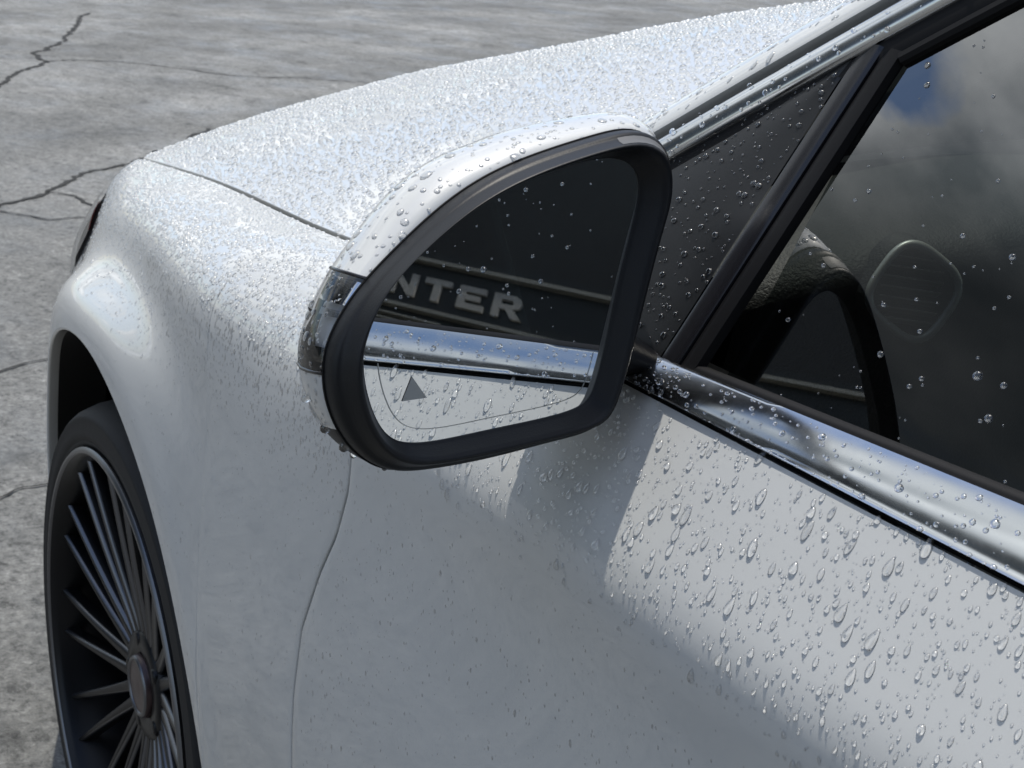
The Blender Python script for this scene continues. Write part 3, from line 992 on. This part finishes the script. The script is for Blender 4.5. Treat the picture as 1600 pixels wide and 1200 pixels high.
# ------------------------------------------------------------------ interior
dash = []
prof = [(-.42, .92), (-.55, .955), (-.68, .985), (-.79, .990), (-.865, .986), (-.895, .97), (-.885, .93), (-.86, .88), (-.84, .80), (-.87, .70), (-.85, .55)]
prof = bspline(np.array(prof), 40)
for y in np.linspace(.70, -.70, 29):
    k = abs(y)
    bul = .018 * math.exp(-((y - .36) / .16) ** 2)
    end = max(0, (k - .60) / .10)
    dash.append([(x + .05 * end ** 2, y, z + bul * (1 if z > .9 else 0) - .03 * end ** 2 * (1 if z > .6 else 0)) for x, z in prof])
dashboard = obj('dashboard', *grid(np.array(dash)), dash_m, car)
vc = np.array([-.893, .605, .955])
vn = np.array([-.93, .28, .16]); vn /= np.linalg.norm(vn)
ve = np.cross([0, 0, 1], vn); ve /= np.linalg.norm(ve); vf = np.cross(vn, ve)
def sq(a, r, p=3.2):
    c_, s_ = math.cos(a), math.sin(a)
    return np.array([np.sign(c_) * abs(c_) ** (2 / p), np.sign(s_) * abs(s_) ** (2 / p)]) * r
def vp(u, v, d, roll=R(-36)):
    c_, s_ = math.cos(roll), math.sin(roll)
    return vc + ve * (u * c_ - v * s_) + vf * (u * s_ + v * c_) + vn * d
ths = np.linspace(0, 2 * PI, 48, endpoint=False)
RV = .0265
V, F = tube([vp(*sq(a, RV), .006) for a in ths], .0028, 8, closed=True)
obj('vent_ring', V, F, satin_metal, dashboard)
P = [[vp(*sq(a, RV * k), d) for a in ths] for k, d in ((1.22, -.012), (1.12, .003), (1.0, .005), (.96, .004), (.94, -.03), (.02, -.03))]
V, F = grid(np.array(P), cv=True)
obj('vent_housing', V, F, dash_m, dashboard)
for k in range(7):
    v_ = -.0195 + .0065 * k
    hw = RV * .93 * (1 - (abs(v_) / (RV)) ** 3.2) ** (1 / 3.2)
    V, F = box((0, 0, 0), (2 * hw, .0012, .012))
    V = np.array([vp(a * .86, v_ + b_ + c_ * .25, -.002 + c_ * .6, R(-8)) for a, b_, c_ in V])
    obj('vent_slat', V, F, mat('vent_slat_metal', (.72, .68, .58), .4, .5) if k == 0 else bpy.data.materials['vent_slat_metal'], dashboard, smooth=False)
# door card
dc = []
for x in np.linspace(-.80, -1.72, 24):
    dc.append([(x, .822, .925), (x, .80, .932), (x, .77, .930), (x, .755, .92), (x, .765, .80), (x, .72, .72), (x, .715, .66), (x, .76, .60), (x, .76, .30)])
obj('door_card', *grid(np.array(dc)), trim_in, car)
obj('cabin_floor', *box((-1.6, 0, .28), (1.9, 1.5, .02)), trim_in, car)
obj('rear_bulkhead', *box((-2.5, 0, .8), (.03, 1.4, 1.1)), trim_in, car)
obj('firewall', *box((-.60, 0, .62), (.03, 1.45, .62)), trim_in, car)
sw = [(-1.16 + .055 * math.sin(a) * 1.0, .37 + .185 * math.cos(a), .88 + .18 * math.sin(a)) for a in np.linspace(0, 2 * PI, 48, endpoint=False)]
steer = obj('steering_wheel', *tube(sw, .015, 10, closed=True), trim_in, car)
obj('wheel_boss', *box((-1.135, .37, .87), (.05, .13, .11)), trim_in, steer)
seat = empty('driver_seat', (-1.75, .37, .3), car)
def cushion(c, s, rx=0):
    n = 16
    P = []
    for a in np.linspace(-PI / 2, PI / 2, n):
        P.append([np.array([np.sign(math.cos(a)) * abs(math.cos(a)) ** .5 * np.sign(math.cos(w)) * abs(math.cos(w)) ** .5 * s[0] / 2, np.sign(math.sin(w)) * abs(math.sin(w)) ** .5 * abs(math.cos(a)) ** .5 * s[1] / 2, np.sign(math.sin(a)) * abs(math.sin(a)) ** .5 * s[2] / 2]) for w in np.linspace(0, 2 * PI, 24, endpoint=False)])
    P = np.array(P)
    c_, s_ = math.cos(rx), math.sin(rx)
    X = P[..., 0] * c_ + P[..., 2] * s_; Z = -P[..., 0] * s_ + P[..., 2] * c_
    P = np.stack([X, P[..., 1], Z], -1) + np.array(c)
    return grid(P, cv=True)
obj('seat_base', *cushion((0.05, 0, .22), (.52, .52, .16)), trim_in, seat)
obj('backrest', *cushion((-.25, 0, .58), (.15, .50, .66), -R(18)), trim_in, seat)
obj('headrest', *cushion((-.37, 0, .99), (.10, .26, .18), -R(10)), trim_in, seat)

# ------------------------------------------------------------------ building with the sign (seen in the mirror)
# facade frame: s runs along the facade (towards +X), z up, o out towards the yard
FL = np.array([-10.55, 4.80, 0]); FD = np.array([.9860, .1667, 0]); FN = np.array([.1667, -.9860, 0])
bld = empty('shop_building', tuple(FL))
tag(bld, 'dark shop building with raised grey sign letters, seen only reflected in the door mirror', 'building')
wall_m = mat('dark_cladding', (.030, .031, .031), .7)
band_m = mat('sign_band_dark', (.022, .026, .026), .6)
let_m = mat('sign_letters', (.62, .60, .55), .6)
line_m = mat('sign_moulding', (.42, .41, .36), .6)
def fpt(s, z, o): return FD * s + np.array([0, 0, z]) + FN * o
def fbox(name, s0, s1, z0, z1, o0, o1, m):
    V = [fpt(s, z, o) for s in (s0, s1) for z in (z0, z1) for o in (o0, o1)]
    F = [[0, 1, 3, 2], [4, 6, 7, 5], [0, 4, 5, 1], [2, 3, 7, 6], [0, 2, 6, 4], [1, 5, 7, 3]]
    return obj(name, V, F, m, bld, smooth=False)
fbox('wall', -16, 3.4, 0, 8.6, -8, -.25, wall_m)
fbox('sign_band', -12, 3.2, 5.30, 6.30, -.25, -.02, band_m)
for z0, z1 in ((6.165, 6.20), (5.69, 5.722), (5.60, 5.615), (5.545, 5.56), (5.49, 5.505)):
    fbox('moulding', -12, 3.1 if z0 > 5.65 else 1.05, z0, z1, -.02, .02, line_m)
for s in (-9, -5.5, -2, 1.5):
    fbox('shop_window', s - 1.4, s + 1.4, .5, 4.4, -.25, -.22, black_gloss)
LET = {
 'E': [[(0, 0), (.27, 0), (.27, .052), (.075, .052), (.075, .085), (.22, .085), (.22, .132), (.075, .132), (.075, .160), (.27, .160), (.27, .212), (0, .212)]],
 'N': [[(0, 0), (.075, 0), (.075, .125), (.215, 0), (.29, 0), (.29, .212), (.215, .212), (.215, .087), (.075, .212), (0, .212)]],
 'T': [[(.10, 0), (.18, 0), (.18, .158), (.28, .158), (.28, .212), (0, .212), (0, .158), (.10, .158)]],
 'R': [[(0, 0), (.075, 0), (.075, .078), (.125, .078), (.20, 0), (.295, 0), (.205, .086), (.255, .105), (.275, .145), (.262, .185), (.215, .212), (0, .212), (0, .144), (.08, .144), (.08, .165), (.185, .165), (.200, .145), (.185, .122), (.08, .122), (.08, .142), (0, .142)]]}
import bmesh
def letter(ch, s0, z0):
    pts = LET[ch][0]
    bm = bmesh.new()
    sh = lambda s, z: (s0 + s - .62 * z, z0 + z)
    vs = [bm.verts.new(fpt(*sh(*q), -.02)) for q in pts]
    f = bm.faces.new(vs)
    r = bmesh.ops.extrude_face_region(bm, geom=[f])
    for v in r['geom']:
        if isinstance(v, bmesh.types.BMVert): v.co += Vector(FN * .018)
    bmesh.ops.recalc_face_normals(bm, faces=bm.faces)
    bmesh.ops.triangulate(bm, faces=[f_ for f_ in bm.faces if len(f_.verts) > 4])
    me = bpy.data.meshes.new('sign_letter'); bm.to_mesh(me); bm.free()
    return obj('sign_letter', me, None, let_m, bld)
for ch, s0 in (('E', -.115), ('N', .255), ('T', .62), ('E', .985), ('R', 1.335)):
    letter(ch, s0, 5.825)

# ------------------------------------------------------------------ rain drops
CAMP = np.array([-1.66713, 1.31861, 1.19156]); CF, CR, CU = np.array(_f), np.array(_r), np.array(_u)
FPX = 2601.6
def to_px(P):
    d = P - CAMP; z = d @ CF
    return 800 + FPX * (d @ CR) / z, 600 - FPX * (d @ CU) / z, z
def tri_of(P):
    P = np.asarray(P); a = P[:-1, :-1]; b_ = P[1:, :-1]; c_ = P[1:, 1:]; d_ = P[:-1, 1:]
    T = np.concatenate([np.stack([a, b_, c_], 2).reshape(-1, 3, 3), np.stack([a, c_, d_], 2).reshape(-1, 3, 3)])
    return T
def sample(P, per_m2, out_dir, dens=None):
    """random points on a grid surface: positions and outward normals"""
    T = tri_of(P)
    cr_ = np.cross(T[:, 1] - T[:, 0], T[:, 2] - T[:, 0]); ar = np.linalg.norm(cr_, axis=1) / 2
    ok = ar > 1e-10; T, cr_, ar = T[ok], cr_[ok], ar[ok]
    n = int(ar.sum() * per_m2)
    k = rng.choice(len(T), n, p=ar / ar.sum())
    u = rng.random((n, 2)); fl = u.sum(1) > 1; u[fl] = 1 - u[fl]
    pts = T[k, 0] + u[:, :1] * (T[k, 1] - T[k, 0]) + u[:, 1:] * (T[k, 2] - T[k, 0])
    nn_ = cr_[k] / np.linalg.norm(cr_[k], axis=1)[:, None]
    nn_ *= np.sign(nn_ @ np.array(out_dir))[:, None]
    if dens is not None:
        keep_ = rng.random(n) < dens(pts); pts, nn_ = pts[keep_], nn_[keep_]
    return pts, nn_
def thin(pts, rad, gap=1.05):
    """drop points that would overlap bigger ones"""
    order = np.argsort(-rad); cell = max(rad.max() * 2, 1e-4); H = {}; keep_ = []
    for i in order:
        p_ = pts[i]; c_ = tuple((p_ // cell).astype(int)); bad = False
        for dx in (-1, 0, 1):
            for dy in (-1, 0, 1):
                for dz in (-1, 0, 1):
                    for j in H.get((c_[0] + dx, c_[1] + dy, c_[2] + dz), ()):
                        if ((pts[j] - p_) ** 2).sum() < ((rad[i] + rad[j]) * gap) ** 2: bad = True; break
                    if bad: break
                if bad: break
            if bad: break
        if not bad:
            H.setdefault(c_, []).append(i); keep_.append(i)
    return np.array(keep_)
def dome(seg, rings, tear=0.0, jitter=0.0, seed=0):
    """unit drop: x down the slope, y across, z out; flat open base at z = 0"""
    rg = np.random.default_rng(seed)
    th = np.linspace(0, 2 * PI, seg, endpoint=False)
    w = 1 + jitter * (np.sin(2 * th + rg.random() * 6) * .5 + np.sin(3 * th + rg.random() * 6) * .5)
    V, F = [], []
    for k in range(rings):
        a = (PI / 2) * k / rings
        rr = math.cos(a) ** .8; zz = math.sin(a)
        x = np.cos(th) * rr * w; y = np.sin(th) * rr * w
        y = y * (1 + tear * x) ; zc2 = zz * (1 + tear * .8 * x)
        V.append(np.stack([x, y, np.broadcast_to(zc2, x.shape)], 1))
    V = np.concatenate(V + [np.array([[.12 * tear, 0, 1.0]])])
    for k in range(rings - 1):
        for i in range(seg):
            F.append([k * seg + i, k * seg + (i + 1) % seg, (k + 1) * seg + (i + 1) % seg, (k + 1) * seg + i])
    top = len(V) - 1; b0 = (rings - 1) * seg
    TF = [[b0 + i, b0 + (i + 1) % seg, top] for i in range(seg)]
    return V, F, TF
def frames(nn_):
    g_ = np.array([0, 0, -1.0]) + 0 * nn_
    t1 = g_ - (g_ * nn_).sum(1)[:, None] * nn_
    l = np.linalg.norm(t1, axis=1); flat = l < .05
    t1[flat] = np.array([1.0, 0, 0]); t1 -= (t1 * nn_).sum(1)[:, None] * nn_
    t1 /= np.linalg.norm(t1, axis=1)[:, None]
    return t1, np.cross(nn_, t1)
def drops_mesh(name, pts, nn_, rad, elong, hgt, tpl, spin=0.0, label=None):
    Vt, Ft, Tt = tpl
    t1, t2 = frames(nn_)
    n = len(pts)
    if spin:
        a = rng.normal(0, spin, n)[:, None]
        t1, t2 = t1 * np.cos(a) + t2 * np.sin(a), t2 * np.cos(a) - t1 * np.sin(a)
    V = (pts[:, None] + Vt[None, :, 0:1] * (t1 * (rad * elong)[:, None])[:, None] + Vt[None, :, 1:2] * (t2 * rad[:, None])[:, None] + Vt[None, :, 2:3] * (nn_ * (rad * hgt)[:, None])[:, None]).reshape(-1, 3)
    m = len(Vt)
    me = bpy.data.meshes.new(name)
    Q = np.array(Ft); Tn = np.array(Tt)
    offs = np.arange(n) * m
    tris = np.concatenate([Q[:, [0, 1, 2]], Q[:, [0, 2, 3]], Tn]) if len(Q) else Tn
    idx = (offs[:, None, None] + tris[None]).reshape(-1)
    nf_ = len(idx) // 3
    me.vertices.add(len(V)); me.vertices.foreach_set('co', V.reshape(-1))
    me.loops.add(len(idx)); me.loops.foreach_set('vertex_index', idx.astype(np.int32))
    me.polygons.add(nf_); me.polygons.foreach_set('loop_start', np.arange(0, nf_ * 3, 3, dtype=np.int32))
    me.polygons.foreach_set('loop_total', np.full(nf_, 3, np.int32))
    me.polygons.foreach_set('use_smooth', np.ones(nf_, bool))
    me.update(calc_edges=True); me.validate()
    me.materials.append(water)
    o = bpy.data.objects.new(name, me); COL.objects.link(o)
    tag(o, label, 'raindrops', kind='stuff')
    return o
D6 = dome(7, 2); D8 = dome(9, 3); D8t = dome(10, 3, .35)
def in_view(pts, m=420):
    x, y, z = to_px(pts)
    return (z > 0) & (x > -m) & (x < 1600 + m) & (y > -m) & (y < 1200 + m)

# hood
pts, nn_ = sample(Ph, 70000, (0, 0, 1))
k = in_view(pts); pts, nn_ = pts[k], nn_[k]
rad = np.clip(rng.lognormal(math.log(.00140), .50, len(pts)), .0005, .0036)
k = thin(pts, rad, 1.42); pts, nn_, rad = pts[k], nn_[k], rad[k]
drops_mesh('raindrops', pts, nn_, rad, np.ones(len(pts)) * 1.05, rng.uniform(.7, .95, len(pts)), D8, 3, 'dense beads of rain all over the white hood')
# fender: beads thick on the upper shoulder, small and sparse on the upright side
def fdens(p_):
    return np.clip(.07 + .93 * np.clip((p_[:, 2] - .75) / .09, 0, 1), 0, 1) * np.where(p_[:, 2] < .5, .5, 1)
pts, nn_ = sample(Pf, 62000, (0, .5, .6), fdens)
k = in_view(pts); pts, nn_ = pts[k], nn_[k]
up = np.clip((pts[:, 2] - .74) / .1, 0, 1)
rad = np.clip(rng.lognormal(0, .36, len(pts)) * (.00055 + .00058 * up), .0003, .0024)
k = thin(pts, rad, 1.0); pts, nn_, rad = pts[k], nn_[k], rad[k]
drops_mesh('raindrops', pts, nn_, rad, rng.uniform(1.0, 1.7, len(pts)), np.where(nn_[:, 2] > .25, rng.uniform(.55, .8, len(pts)), rng.uniform(.09, .15, len(pts))), D6, .25, 'fine rain beads on the white front wing above the wheel')
# door: big running drops on the lit shoulder, fine ones lower down
big_p, big_n, big_r, big_s = [], [], [], []
def shoulder(p_): return np.clip((p_[:, 2] - .835) / .02, 0, 1)
pts, nn_ = sample(Pd, 34000, (0, 1, .3), lambda p_: shoulder(p_) * (p_[:, 0] < -.80))
rad = np.clip(rng.lognormal(math.log(.00085), .46, len(pts)), .00035, .0026)
k = thin(pts, rad, 1.2); pts, nn_, rad = pts[k], nn_[k], rad[k]
big_p.append(pts); big_n.append(nn_); big_r.append(rad); big_s.append(np.zeros(len(pts), int))
pts, nn_ = sample(Pd, 30000, (0, 1, .3), lambda p_: shoulder(p_) * .9 * (p_[:, 0] < -.80))
rad = rng.uniform(.00025, .00062, len(pts))
x_, y_, z_ = to_px(pts); k = in_view(pts) | (pts[:, 0] > -1.5); pts, nn_, rad = pts[k], nn_[k], rad[k]
k = thin(pts, rad, 1.6); pts, nn_, rad = pts[k], nn_[k], rad[k]
drops_mesh('raindrops', pts, nn_, rad, rng.uniform(1.0, 1.5, len(pts)), rng.uniform(.65, .9, len(pts)), D6, .2, 'tiny drops between the running ones on the white door shoulder')
pts, nn_ = sample(Pd, 8000, (0, 1, .0), lambda p_: (p_[:, 2] < .84) * np.clip((p_[:, 2] - .3) / .3, .1, 1))
k = in_view(pts); pts, nn_ = pts[k], nn_[k]
rad = np.clip(rng.lognormal(math.log(.00055), .4, len(pts)), .0003, .0018)
k = thin(pts, rad, 1.3); pts, nn_, rad = pts[k], nn_[k], rad[k]
drops_mesh('raindrops', pts, nn_, rad, rng.uniform(1.0, 1.9, len(pts)), rng.uniform(.09, .15, len(pts)), D6, .15, 'fine drops on the shaded lower part of the white door')
# chrome belt trim
pts, nn_ = sample(bt[:, 2:11], 110000, (0, 1, .5), lambda p_: np.where(p_[:, 0] > -1.0, 1.0, .30))
rad = np.clip(rng.lognormal(math.log(.00070), .48, len(pts)), .0003, .0021)
k = thin(pts, rad, 1.1); pts, nn_, rad = pts[k], nn_[k], rad[k]
big_p.append(pts); big_n.append(nn_); big_r.append(rad); big_s.append(np.ones(len(pts), int))
# corner panel
pts, nn_ = sample(np.array(cp_), 28000, (0, 1, .5))
rad = np.clip(rng.lognormal(math.log(.00080), .45, len(pts)), .0004, .0019)
k = in_view(pts); pts, nn_, rad = pts[k], nn_[k], rad[k]
k = thin(pts, rad, 1.15); pts, nn_, rad = pts[k], nn_[k], rad[k]
big_p.append(pts); big_n.append(nn_); big_r.append(rad); big_s.append(np.full(len(pts), 2))
# side window
pts, nn_ = sample(gl, 2600, (0, 1, .5))
rad = np.clip(rng.lognormal(math.log(.00075), .5, len(pts)), .0004, .0022)
k = in_view(pts) & (pts[:, 0] < -1.003); pts, nn_, rad = pts[k], nn_[k], rad[k]
k = thin(pts, rad, 1.3); pts, nn_, rad = pts[k], nn_[k], rad[k]
big_p.append(pts); big_n.append(nn_); big_r.append(rad); big_s.append(np.full(len(pts), 3))
# chrome frame along the A pillar, and the white pillar
cfp = np.array([[AP[i] + APe[i] * a + NWN * b_ for a, b_ in ((.002, .0068), (.0055, .0074), (.013, .0087), (.017, .0080))] for i in range(len(AP))])
pts, nn_ = sample(cfp, 16000, (0, 1, .5)); k = in_view(pts); pts, nn_ = pts[k], nn_[k]
rad = np.clip(rng.lognormal(math.log(.0010), .4, len(pts)), .0005, .0021)
k = thin(pts, rad, 1.2); pts, nn_, rad = pts[k], nn_[k], rad[k]
drops_mesh('raindrops', pts, nn_, rad, np.ones(len(pts)), rng.uniform(.5, .65, len(pts)), D8, 3, 'beads of rain along the chrome window frame')
pil_prof = [(.0275 + .040 * a, .004 - .026 * a ** 2.0) for a in np.linspace(.12, .95, 9)]
app = np.array([[AP[i] + APe[i] * a + NWN * b_ for a, b_ in pil_prof] for i in range(len(AP))])
pts, nn_ = sample(app, 20000, (0, 1, .6)); k = in_view(pts); pts, nn_ = pts[k], nn_[k]
rad = np.clip(rng.lognormal(math.log(.0009), .4, len(pts)), .0005, .0020)
k = thin(pts, rad, 1.05); pts, nn_, rad = pts[k], nn_[k], rad[k]
drops_mesh('raindrops', pts, nn_, rad, rng.uniform(1, 2.2, len(pts)), rng.uniform(.35, .5, len(pts)), D8, .2, 'drops running down the white windshield pillar')
# mirror cap
ci = arc_cols(-32, A_LAMP1 + 14)
pts, nn_ = sample(rows_cap[:, ci], 30000, (0.4, .3, .8)); k = in_view(pts); pts, nn_ = pts[k], nn_[k]
cdir = pts - (M0 + Mn * -.05); s_ = np.sign((cdir * nn_).sum(1)); nn_ *= s_[:, None]
rad = np.clip(rng.lognormal(math.log(.00085), .55, len(pts)), .0004, .0030)
k = thin(pts, rad, 1.2); pts, nn_, rad = pts[k], nn_[k], rad[k]
drops_mesh('raindrops', pts, nn_, rad, rng.uniform(1, 1.4, len(pts)), rng.uniform(.3, .45, len(pts)), D8, 1, 'round drops standing on top of the white mirror cap')
# drops hanging along the lower edge of the mirror housing
hang = []
for a in (203, 211, 216, 224, 231, 239, 322, 326):
    i = int(np.argmin(np.abs(np.mod(deg, 360) - a)))
    hang.append((rows_cap[2 + (a % 3), i], .0016 + .0012 * rng.random()))
hp = np.array([h[0] for h in hang]); hn = hp - (M0 + Mn * -.03); hn[:, 2] -= .05; hn /= np.linalg.norm(hn, axis=1)[:, None]
drops_mesh('raindrops', hp, hn, np.array([h[1] for h in hang]), np.ones(len(hp)), np.full(len(hp), 1.3), D8, 0, 'drops hanging from the black lower edge of the mirror housing')

# the 300 drops that show largest are objects of their own; the rest of their kind stays one mesh per surface
bp_ = np.concatenate(big_p); bn_ = np.concatenate(big_n); br_ = np.concatenate(big_r); bs_ = np.concatenate(big_s)
el_ = np.where(bs_ == 0, np.clip(.85 + br_ / .0016 * rng.uniform(.1, 1.0, len(br_)), 1.0, 2.1), rng.uniform(.95, 1.2, len(br_)))
x_, y_, z_ = to_px(bp_)
vis = (z_ > 0) & (x_ > 0) & (x_ < 1600) & (y_ > 0) & (y_ < 1200)
score = np.where(vis, br_ * np.sqrt(el_) / z_, -1)
order = np.argsort(-score); big = order[:300]; rest = np.ones(len(bp_), bool); rest[big] = False
DL = ['large drop of water running down the sunlit white door shoulder', 'clear bead of water standing on the chrome belt trim', 'glinting drop of water on the black corner panel beside the window', 'round drop of water on the dark side window']
DG = ['large drops on the white door', 'beads on the chrome belt trim', 'drops on the black corner panel', 'drops on the side window']
dm = []
for s in range(6):
    Vt, Ft, Tt = dome(16, 5, [.0, .42, .5, .3, .1, .0][s], [.05, .05, .09, .12, .08, .10][s], s)
    me = mesh('raindrop', Vt, Ft + Tt); me.materials.append(water); dm.append(me)
T1, T2 = frames(bn_)
for i in big:
    s = int(bs_[i])
    me = dm[int(rng.choice([1, 2, 3] if s == 0 else [0, 4, 5]))]
    o = bpy.data.objects.new('raindrop', me); COL.objects.link(o)
    a_ = rng.normal(0, .12) if s == 0 else rng.uniform(0, 6)
    t1 = T1[i] * math.cos(a_) + T2[i] * math.sin(a_); t2 = np.cross(bn_[i], t1)
    L = br_[i] * el_[i]; Hh = br_[i] * rng.uniform(.62, .85)
    m4 = Matrix(((t1[0] * L, t2[0] * br_[i], bn_[i][0] * Hh, bp_[i][0]), (t1[1] * L, t2[1] * br_[i], bn_[i][1] * Hh, bp_[i][1]), (t1[2] * L, t2[2] * br_[i], bn_[i][2] * Hh, bp_[i][2]), (0, 0, 0, 1)))
    o.matrix_world = m4
    tag(o, DL[s], 'raindrop', DG[s])
RL = ['smaller running drops on the sunlit white door shoulder', 'small beads on the chrome belt trim', 'small drops on the black corner panel ahead of the window', 'small round drops on the dark side window']
for s in range(4):
    k = rest & (bs_ == s)
    if k.sum():
        n_ = int(k.sum())
        drops_mesh('raindrops', bp_[k], bn_[k], br_[k], el_[k], rng.uniform(.65, .9, n_), D8t if s == 0 else D8, .15 if s == 0 else 3, RL[s])

for o in COL.objects:
    if o.type != 'MESH': continue
    if o.name.startswith('raindrop'): o.cycles.is_caustics_caster = True
    elif o.data.materials and o.data.materials[0] == paint: o.cycles.is_caustics_receiver = True

# store everything in centimetres: drops a few millimetres wide stay clear of the renderer's smallest distances
for me in bpy.data.meshes:
    co = np.empty(len(me.vertices) * 3, np.float32); me.vertices.foreach_get('co', co)
    me.vertices.foreach_set('co', co * K); me.update()
for o in COL.objects:
    o.location = Vector(o.location) * K
